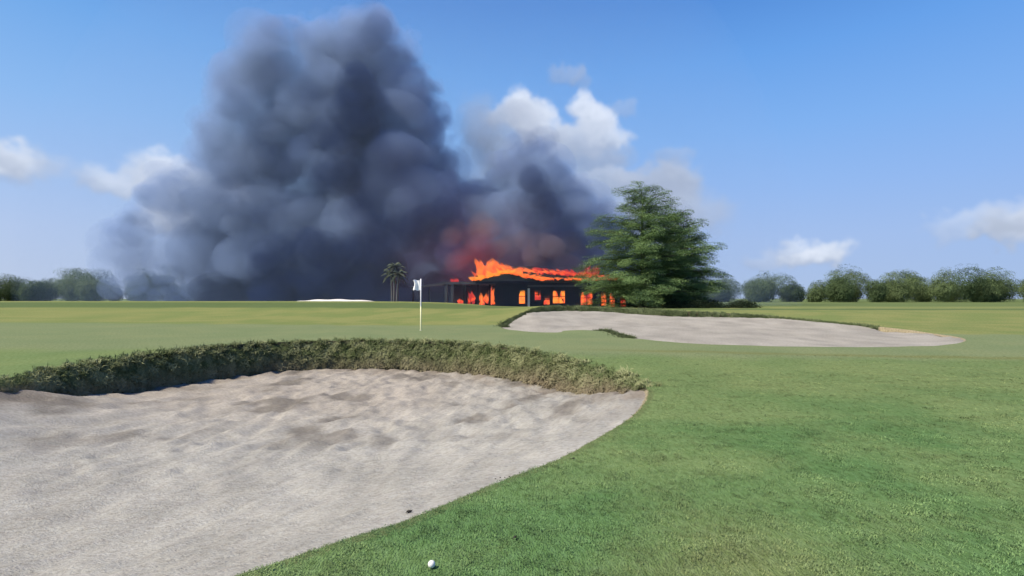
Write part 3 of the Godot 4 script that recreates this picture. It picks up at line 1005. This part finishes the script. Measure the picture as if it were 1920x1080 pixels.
func build_smoke() -> void:
	var tone := Color(0.42, 0.60, 1.0)
	var soft := [fog_material(tone, 0.075), fog_material(tone, 0.085), fog_material(tone, 0.09)]
	var shade_fog := fog_material(Color(0.03, 0.06, 0.19), 0.085)  # dark albedo stands in for the self-shadow of the smoke
	var wisps := [fog_material(Color(0.48, 0.66, 1.0), 0.05), fog_material(Color(0.36, 0.52, 0.9), 0.06), fog_material(Color(0.14, 0.22, 0.48), 0.08)]
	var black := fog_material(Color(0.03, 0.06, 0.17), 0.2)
	var thin := fog_material(Color(0.5, 0.56, 0.66), 0.03)
	# outlines of the two rising columns, in metres across (x) and up (y), standing about 84 m away
	var rise := PackedVector2Array([Vector2(-46, 45), Vector2(-38, 49.5), Vector2(-31, 48.5), Vector2(-26.5, 49.5), Vector2(-22.5, 50), Vector2(-16.8, 49), Vector2(-16.2, 42.5), Vector2(-14.8, 40.6), Vector2(-11.6, 39.8), Vector2(-10.6, 34.5), Vector2(-8.8, 29.4),
		Vector2(-8.1, 24.6), Vector2(-7.2, 21.5), Vector2(-5.5, 21.4), Vector2(-4.8, 24.0), Vector2(-2.4, 26.2), Vector2(0.2, 28.0), Vector2(3.0, 29.2), Vector2(6.2, 27.8), Vector2(8.4, 25.4), Vector2(9.4, 24.0), Vector2(14.6, 19.6), Vector2(18.0, 16.4), Vector2(21.4, 13.0),
		Vector2(25.0, 9.6), Vector2(27.0, 5.0), Vector2(27.0, 1.0), Vector2(-62, 1.0), Vector2(-70, 9.0), Vector2(-62, 18.0), Vector2(-54, 26.0), Vector2(-50, 36.0)])
	var plume := Node3D.new()
	plume.name = "smoke"
	add_child(plume)
	plume.set_meta("kind", "stuff")
	plume.set_meta("label", "dark blue grey smoke billowing up from the burning clubhouse")
	var made := 0
	var tries := 0
	while made < 600 and tries < 60000:
		tries += 1
		var p := Vector2(rng.randf_range(-70, 27), rng.randf_range(1, 50))
		if not Geometry2D.is_point_in_polygon(p, rise):
			continue
		var near := INF
		for i in rise.size():
			near = minf(near, p.distance_to(Geometry2D.get_closest_point_to_segment(p, rise[i], rise[(i + 1) % rise.size()])))
		if p.y < 7.0:
			near = maxf(near, 3.0)
		if near < 0.5:
			continue
		if near > 4.0 and rng.randf() < 0.35:
			continue
		if p.x < -30.0 and rng.randf() < 0.3:
			continue
		var r := clampf(near * rng.randf_range(0.55, 1.15), 0.9, 4.6) * rng.randf_range(0.7, 1.0)
		var depth := minf(near * 1.3 + 2.0, 12.0)
		# more of the puffs on the skin of the column than in its heart
		var side := 1.0 if rng.randf() < 0.8 else -1.0
		var z := -84.0 + side * sqrt(rng.randf()) * maxf(depth - r * 0.6, 1.0)
		var m: FogMaterial = soft[0 if r > 3.6 else 1 if r > 1.8 else 2]
		fog_puff(plume, Vector3(p.x, p.y, z), Vector3(r * 2.0 * rng.randf_range(0.7, 1.5), r * 2.0 * rng.randf_range(0.6, 1.15), r * 2.0 * rng.randf_range(0.8, 1.3)), m)
		made += 1
		# ragged curls breaking out of the edge
		if near < 3.2 and p.y > 8.0:
			for q in 4:
				var b := Vector3(rng.randfn(), rng.randfn(), rng.randfn()).normalized() * r * 0.95
				var r3 := r * rng.randf_range(0.3, 0.75)
				fog_puff(plume, Vector3(p.x, p.y, z) + b, Vector3(r3 * 2.6, r3 * 1.7, r3 * 2.0), soft[2])
	# the dense heart of each column
	for k in 26:
		var y := 3.0 + k * 1.6
		fog_puff(plume, Vector3(-27.0 + rng.randf_range(-6, 6) + (44.0 - y) * 0.12, y, -86.0), Vector3(17, 12, 12) * rng.randf_range(0.7, 1.0), soft[1])
	for k in 20:
		fog_puff(plume, Vector3(-42.0 + k * 2.4, 4.0 + 4.0 * (k % 3), -88.0), Vector3(13, 9, 9), soft[1])
	for k in 16:
		var hx := 4.0 + k * 1.15
		fog_puff(plume, Vector3(hx, rng.randf_range(2.0, maxf(4.0, 19.0 - 0.75 * (hx - 4.0))), -85.0), Vector3(8, 7, 8), soft[1])
	for k in 12:
		fog_puff(plume, Vector3(-56.0 + k * 2.2, 5.0 + rng.randf_range(0, 12), -88.0), Vector3(15, 12, 10) * rng.randf_range(0.8, 1.0), soft[1])
	for k in 14:
		fog_puff(plume, Vector3(rng.randf_range(-12, 11), rng.randf_range(2, 19), -86.0), Vector3(12, 9, 10) * rng.randf_range(0.7, 1.0), soft[1])
	# shade painted as darker puffs in column hollows and the black bank at left
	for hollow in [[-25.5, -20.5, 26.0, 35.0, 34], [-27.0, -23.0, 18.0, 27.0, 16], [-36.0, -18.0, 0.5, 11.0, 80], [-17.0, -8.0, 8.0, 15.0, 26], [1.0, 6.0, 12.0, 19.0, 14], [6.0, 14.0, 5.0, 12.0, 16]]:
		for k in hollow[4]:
			fog_puff(plume, Vector3(rng.randf_range(hollow[0], hollow[1]), rng.randf_range(hollow[2], hollow[3]), -72.0 + rng.randf_range(-1.5, 1.5)), Vector3(rng.randf_range(3.0, 7.0), rng.randf_range(2.4, 5.0), 4.0), shade_fog)
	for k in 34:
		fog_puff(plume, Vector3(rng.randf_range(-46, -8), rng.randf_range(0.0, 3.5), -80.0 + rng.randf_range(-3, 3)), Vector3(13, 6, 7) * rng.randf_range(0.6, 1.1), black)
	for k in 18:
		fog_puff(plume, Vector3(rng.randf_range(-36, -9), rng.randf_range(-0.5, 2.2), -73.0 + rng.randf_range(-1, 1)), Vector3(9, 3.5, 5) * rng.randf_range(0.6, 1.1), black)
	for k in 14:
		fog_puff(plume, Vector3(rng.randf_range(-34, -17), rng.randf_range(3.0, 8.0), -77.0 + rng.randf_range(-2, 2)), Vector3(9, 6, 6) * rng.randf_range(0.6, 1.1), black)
	# smaller curls on the near face, lighter and darker by turns
	for k in 190:
		var p := Vector2(rng.randf_range(-44, 15), rng.randf_range(8, 47))
		var clear := Geometry2D.is_point_in_polygon(p, rise)
		for a in 6:
			clear = clear and Geometry2D.is_point_in_polygon(p + Vector2.from_angle(a * TAU / 6.0) * 2.4, rise)
		if not clear:
			continue
		var dim := n_fine.get_noise_2d(p.x * 0.09 + 3.0, p.y * 0.07)
		fog_puff(plume, Vector3(p.x, p.y, -73.5 + rng.randf_range(-2.0, 2.0)), Vector3(rng.randf_range(3.0, 7.0), rng.randf_range(2.2, 4.4), 4.0) * rng.randf_range(0.6, 1.3), wisps[0 if dim > 0.12 else 1 if dim > -0.12 else 2])
	# thin veil that drifts off to the right, below the clouds
	for k in 24:
		fog_puff(plume, Vector3(rng.randf_range(-9, 3), rng.randf_range(20, 36), -94 + rng.randf_range(-6, 6)), Vector3.ONE * rng.randf_range(5, 11), thin)
	for k in 22:
		fog_puff(plume, Vector3(rng.randf_range(12, 34), rng.randf_range(6, 21), -98 + rng.randf_range(-6, 6)), Vector3(rng.randf_range(8, 16), rng.randf_range(4, 7), 8), thin)
	# smoke curling off the roof in front of the column
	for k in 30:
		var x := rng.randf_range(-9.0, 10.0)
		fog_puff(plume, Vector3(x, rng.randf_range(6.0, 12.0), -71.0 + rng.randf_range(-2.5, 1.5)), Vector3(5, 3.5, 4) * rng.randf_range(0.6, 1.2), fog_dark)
	# thin blue haze added all round the fire to lift its dark tones
	fog_puff(plume, Vector3(-14.0, 4.0, -72.0), Vector3(110, 124, 40), fog_material(Color(0.46, 0.66, 1.0), 0.0045))

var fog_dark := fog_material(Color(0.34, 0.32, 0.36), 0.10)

# ---------------------------------------------------------------- trees
func leaf_pad(count: int, sd: int, flat: float) -> ArrayMesh:
	var r := RandomNumberGenerator.new()
	r.seed = sd
	var s := st()
	s.set_smooth_group(-1)
	for i in count:
		var a := r.randf() * TAU
		var q := sqrt(r.randf())
		var p := Vector3(cos(a) * q, r.randf_range(-1, 1) * flat * (1.0 - 0.5 * q), sin(a) * q)
		var out := (Vector3(cos(a), 0, sin(a)) + Vector3(r.randf_range(-0.7, 0.7), r.randf_range(-0.5, 0.35), r.randf_range(-0.7, 0.7))).normalized()
		var side := out.cross(Vector3.UP + Vector3(r.randf_range(-0.6, 0.6), 0, r.randf_range(-0.6, 0.6))).normalized()
		var l := r.randf_range(0.16, 0.34)
		var w := l * 0.2
		quad(s, p, p + out * l * 0.5 + side * w, p + out * l + Vector3(0, -0.05, 0), p + out * l * 0.5 - side * w)
	return done(s)

func leaf_material() -> StandardMaterial3D:
	var m := grass_material()
	m.roughness = 0.6
	m.backlight = Color(0.6, 0.62, 0.5)
	return m

# layered conifer: profile gives the half width at each height share
func layered_tree(called: String, label: String, at: Vector3, height: float, half: Array, seed_: int, group := "") -> Node3D:
	var t := thing(called, label, "tree", at, group)
	var r := RandomNumberGenerator.new()
	r.seed = seed_
	var bark := mat(0.06, 0.05, 0.04)
	part("trunk", tube([Vector3(0, -0.3, 0), Vector3(0.05, height * 0.3, 0), Vector3(-0.05, height * 0.7, 0.05), Vector3(0, height * 0.97, 0)], [height * 0.03, height * 0.022, height * 0.011, 0.02], 10), bark, t)
	var spots: Array[Transform3D] = []
	var tints: Array[Color] = []
	var limbs := st()
	var tiers := 17
	for k in tiers:
		var share := 0.07 + 0.93 * k / float(tiers - 1)
		var y := height * share * 0.97
		var fi := share * (half.size() - 1)
		var i0 := mini(int(fi), half.size() - 2)
		var reach: float = lerpf(half[i0], half[i0 + 1], fi - i0)
		var n := 8 if share < 0.75 else 6
		for q in n:
			var a := TAU * q / n + k * 1.1 + r.randf_range(-0.35, 0.35)
			var len := reach * r.randf_range(0.55, 1.12)
			var dir := Vector3(cos(a), 0, sin(a))
			var y0 := y + r.randf_range(-0.55, 0.55) * height / tiers
			var rise := lerpf(-0.06, 0.35, share * share)
			var tip := dir * len + Vector3(0, y0 + len * rise, 0)
			tube_into(limbs, [Vector3(0, y0 - 0.12 * len, 0), dir * len * 0.5 + Vector3(0, y0 + len * rise * 0.7, 0), tip], [0.055 * (1.2 - share), 0.03, 0.008], 5)
			var steps := maxi(3, int(len / 0.3))
			for s in steps:
				var f := (s + 0.6) / steps
				if f < 0.18:
					continue
				var spread_ := len * 0.24 * (1.15 - f) + 0.1
				for e in 4:
					var p := dir * len * f + Vector3(0, y0 + len * rise * f, 0) + Vector3(-dir.z, 0, dir.x) * r.randf_range(-1, 1) * spread_ + Vector3(0, r.randf_range(-0.38, 0.26), 0)
					var sc := r.randf_range(0.30, 0.60)
					var up := (Vector3.UP + dir * 0.2 + Vector3(r.randf_range(-0.25, 0.25), 0, r.randf_range(-0.25, 0.25))).normalized()
					var sd := up.cross(Vector3(cos(a * 3.0 + e), 0, sin(a * 3.0 + e))).normalized()
					spots.append(Transform3D(Basis(sd, up, sd.cross(up)) * sc, p))
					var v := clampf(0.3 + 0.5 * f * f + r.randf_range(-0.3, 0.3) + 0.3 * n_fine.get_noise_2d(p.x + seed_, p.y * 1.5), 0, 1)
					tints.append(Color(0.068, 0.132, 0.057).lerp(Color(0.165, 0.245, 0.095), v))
	part("limbs", done(limbs), bark, t).set_meta("kind", "stuff")
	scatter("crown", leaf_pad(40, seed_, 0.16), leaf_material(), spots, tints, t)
	return t

func palm(label: String, at: Vector3, height: float, lean: float, fronds: int) -> void:
	var t := thing("palm_tree", label, "palm tree", at, "palms left of the clubhouse")
	var r := RandomNumberGenerator.new()
	r.seed = int(at.x * 100.0) + 7000
	var bark := mat(0.10, 0.10, 0.10)
	var top := Vector3(lean, height, 0)
	part("trunk", tube([Vector3(0, -0.3, 0), Vector3(lean * 0.2, height * 0.4, 0), Vector3(lean * 0.6, height * 0.75, 0), top], [0.17, 0.14, 0.125, 0.14], 8), bark, t)
	var leaf := mat(0.09, 0.11, 0.07)
	leaf.cull_mode = BaseMaterial3D.CULL_DISABLED
	for k in fronds:
		var a := k * 2.4 + r.randf() * 0.4
		var el := lerpf(-0.9, 1.3, (k + 0.5) / fronds)
		var len := r.randf_range(0.95, 1.25)
		var s := st()
		s.set_smooth_group(-1)
		var dir := Vector3(cos(a), 0, sin(a))
		var sd := Vector3(-dir.z, 0, dir.x)
		var pts := []
		for j in 7:
			var f := j / 6.0
			pts.append(top + dir * len * f * cos(el * (1.0 - 0.3 * f)) + Vector3(0, len * f * sin(el) - len * f * f * 0.55, 0))
		for j in 6:
			var w0 := 0.02
			quad(s, pts[j] - sd * w0, pts[j + 1] - sd * w0 * 0.7, pts[j + 1] + sd * w0 * 0.7, pts[j] + sd * w0)
			for q in 3:
				var p: Vector3 = pts[j].lerp(pts[j + 1], q / 3.0)
				for sg in [-1.0, 1.0]:
					var tip: Vector3 = p + sd * sg * 0.3 * sin(PI * (0.15 + 0.8 * (j + q / 3.0) / 6.0)) + dir * 0.18 + Vector3(0, -0.16 - r.randf() * 0.08, 0)
					tri(s, p - dir * 0.03, tip, p + dir * 0.04)
		part("frond", done(s), leaf, t)

func shrub(called: String, label: String, group: String, at: Vector3, size: Vector3, sd: int, tint: Color) -> void:
	var t := thing(called, label, "shrub", at, group)
	var r := RandomNumberGenerator.new()
	r.seed = sd
	var spots: Array[Transform3D] = []
	var tints: Array[Color] = []
	for i in int(60 * size.x):
		var v := Vector3(r.randfn(), absf(r.randfn()), r.randfn()).normalized() * pow(r.randf(), 0.4)
		var p := Vector3(v.x * size.x * 0.5, v.y * size.y * (0.8 + 0.2 * sin(v.x * 7.0 + sd)), v.z * size.z * 0.5)
		var up := (v + Vector3.UP * 0.6).normalized()
		var sdv := up.cross(Vector3(cos(i * 1.3), 0.2, sin(i * 1.3))).normalized()
		spots.append(Transform3D(Basis(sdv, up, sdv.cross(up)) * r.randf_range(0.3, 0.6), p))
		tints.append(tint * r.randf_range(0.6, 1.4))
	part("stem", tube([Vector3(0, -0.2, 0), Vector3(0.05, size.y * 0.6, 0)], [0.08, 0.03], 6), mat(0.05, 0.04, 0.03), t)
	scatter("foliage", leaf_pad(26, sd, 0.5), leaf_material(), spots, tints, t)

func build_trees() -> void:
	layered_tree("layered_tree", "large green tree with flat layered branches in front of the right end of the clubhouse", gpoint(11.8, 45.0), 10.5, [4.6, 5.4, 6.1, 6.2, 5.5, 4.8, 4.0, 3.1, 1.7], 51)
	layered_tree("layered_tree", "second layered green tree close behind the right side of the large tree", gpoint(16.9, 50.5), 9.3, [4.2, 4.6, 5.0, 5.0, 4.6, 4.1, 3.4, 2.6, 1.2], 77)
	palm("tallest of the three slim palms left of the flag", gpoint(-13.9, 59.0), 4.5, 0.0, 22)
	palm("left, shorter palm of the three slim palms left of the flag", gpoint(-14.3, 59.6), 3.7, -0.2, 18)
	palm("right palm of the three slim palms, nearest the flag", gpoint(-13.5, 58.6), 3.6, 0.2, 18)
	var k := 0
	for s in [[14.2, 42.0, 3.0], [16.6, 42.5, 3.6], [19.8, 43.0, 3.2]]:
		shrub("dark_shrub", ["dark low shrub under the left side of the large tree", "dark low shrub under the right side of the large tree", "dark low shrub at the foot of the second layered tree"][k], "dark shrubs below the trees", gpoint(s[0], s[1]), Vector3(s[2], 0.8, 1.6), 300 + k, Color(0.022, 0.035, 0.018))
		k += 1

func build_tree_lines() -> void:
	var pad := leaf_pad(46, 900, 0.6)
	var k := 0
	for span in [[-190.0, -58.0], [40.0, 190.0]]:
		var spots: Array[Transform3D] = []
		var tints: Array[Color] = []
		var x: float = span[0]
		while x < span[1]:
			var d := rng.randf_range(122.0, 150.0)
			var hgt := rng.randf_range(3.0, 6.0) + 4.5 * pow(rng.randf(), 2.0)
			var wid := hgt * rng.randf_range(0.35, 0.6)
			var tone := Color(0.06, 0.095, 0.045).lerp(Color(0.11, 0.15, 0.065), rng.randf())
			for i in 150:
				var v := Vector3(rng.randfn(), rng.randfn(), rng.randfn()).normalized() * pow(rng.randf(), 0.35)
				var lump := 1.0 + 0.35 * n_fine.get_noise_3d(v.x * 1.6 + x, v.y * 1.6, v.z * 1.6)
				var p := Vector3(x + v.x * wid * lump, 0.7 + hgt * 0.55 + v.y * hgt * 0.5 * lump, -d + v.z * wid)
				var up := (v + Vector3.UP * 0.5).normalized()
				var sd := up.cross(Vector3(cos(i * 1.3), 0.2, sin(i * 1.3))).normalized()
				spots.append(Transform3D(Basis(sd, up, sd.cross(up)) * rng.randf_range(0.7, 1.4), p))
				tints.append(tone * rng.randf_range(0.75, 1.3))
			x += wid * rng.randf_range(0.25, 0.9)
		var o := scatter("tree_line", pad, leaf_material(), spots, tints)
		o.set_meta("label", "distant line of green trees on the horizon " + ["left of the smoke", "right of the large layered tree"][k])
		k += 1

# ---------------------------------------------------------------- small things
func build_small_things() -> void:
	var t := thing("golf_flag", "white flag hanging limp on its flagstick in the putting green", "golf flag", gpoint(-4.02, 22.0))
	var pole := mat(0.72, 0.72, 0.74, 0.4)
	var low := mat(0.62, 0.62, 0.38, 0.4)
	part("lower_pole", tube([Vector3(0, -0.1, 0), Vector3(0, 1.05, 0)], [0.028, 0.028], 12), low, t)
	part("upper_pole", tube([Vector3(0, 1.05, 0), Vector3(0, 2.27, 0)], [0.026, 0.024], 12), pole, t)
	part("cup", tube([Vector3(0, -0.12, 0), Vector3(0, 0.004, 0)], [0.054, 0.054], 16), mat(0.5, 0.5, 0.48), t)
	var s := st()
	s.set_smooth_group(1)
	var nx := 10
	var ny := 14
	var g := []
	for j in ny + 1:
		var row := []
		for i in nx + 1:
			var u := float(i) / nx
			var v := float(j) / ny
			var x := -0.02 - u * (0.33 - 0.05 * sin(v * 5.0)) * (1.0 - 0.12 * v)
			row.append(Vector3(x, 2.24 - v * 0.45 - u * 0.05 - 0.03 * sin(u * 6.0), 0.05 * sin(u * 9.0 + v * 1.8) * (0.3 + u)))
		g.append(row)
	for j in ny:
		for i in nx:
			quad(s, g[j][i], g[j][i + 1], g[j + 1][i + 1], g[j + 1][i])
	var cloth := mat(0.9, 0.9, 0.92, 0.8)
	cloth.cull_mode = BaseMaterial3D.CULL_DISABLED
	cloth.backlight_enabled = true
	cloth.backlight = Color(0.6, 0.6, 0.6)
	part("flag", done(s), cloth, t)

	# golf ball on the turf at the feet
	var ball := SphereMesh.new()
	ball.radius = 0.0215; ball.height = 0.043
	ball.radial_segments = 48; ball.rings = 24
	var bm := mat(0.66, 0.66, 0.64, 0.5)
	bm.metallic_specular = 0.5
	var cell := FastNoiseLite.new()
	cell.noise_type = FastNoiseLite.TYPE_CELLULAR
	cell.frequency = 0.09
	cell.seed = 2
	var ct := NoiseTexture2D.new()
	ct.width = 256; ct.height = 256; ct.noise = cell; ct.seamless = true
	bm.heightmap_enabled = true
	bm.heightmap_texture = ct
	bm.heightmap_scale = 0.05
	bm.uv1_triplanar = true
	bm.uv1_scale = Vector3(20, 20, 20)
	var b := part("golf_ball", ball, bm, self, gpoint(-0.475, 2.98) + Vector3(0, 0.024, 0))
	tag(b, "white golf ball lying on the turf at the bottom of the view", "golf ball")

	# dark leaf in the sand near the edge, and divots on the turf
	var leaf := mat(0.03, 0.028, 0.025)
	var lp := Vector2(-0.79, 3.86)
	s = st()
	s.set_smooth_group(1)
	var c := Vector3(0, 0.03, 0)
	var ring := []
	for k in 10:
		var a := TAU * k / 10.0
		ring.append(Vector3(cos(a) * 0.04 * (1.0 + 0.15 * sin(k * 2.3)), 0.012 + 0.012 * sin(k * 1.9), sin(a) * 0.022))
	for k in 10:
		tri(s, c, ring[(k + 1) % 10], ring[k])
		tri(s, Vector3(0, 0.004, 0), ring[k], ring[(k + 1) % 10])
	var lm := done(s)
	var o := part("dead_leaf", lm, leaf, self, Vector3(lp.x, near_sand(lp), -lp.y))
	o.rotation.y = 0.5
	o.scale = Vector3.ONE * 0.68
	tag(o, "small dark dead leaf lying on the sand near the bunker edge", "leaf")
	var k2 := 0
	for q in [[0.6, 4.9, 0.8, "dark scrap of leaf on the turf beside the bunker edge at the middle right"], [0.02, 3.32, 0.9, "dark scrap of leaf on the turf near the golf ball"]]:
		var l := part("dead_leaf", lm, leaf, self, gpoint(q[0], q[1]) + Vector3(0, 0.012, 0))
		l.name = "dead_leaf_%03d" % (k2 + 1)
		l.rotation.y = k2 * 1.3
		l.scale = Vector3.ONE * 0.55 * q[2]
		tag(l, q[3], "leaf")
		k2 += 1
	for k in 5:  # dark lumps added in place of small prints in the sand
		var cp := Vector2(-0.15 + k * 0.042, 4.58 + 0.012 * (k % 2))
		var crumb := part("print_dot" if k == 0 else "print_dot_%03d" % k, lm, leaf, self, Vector3(cp.x, near_sand(cp) - 0.002, -cp.y))
		crumb.scale = Vector3(0.22, 0.35, 0.25)
		crumb.rotation.y = k * 0.9
		tag(crumb, ["leftmost", "second from left", "middle", "second from right", "rightmost"][k] + " tiny added dark crumb in the row on the sand", "crumb", "row of added print marks on the sand")
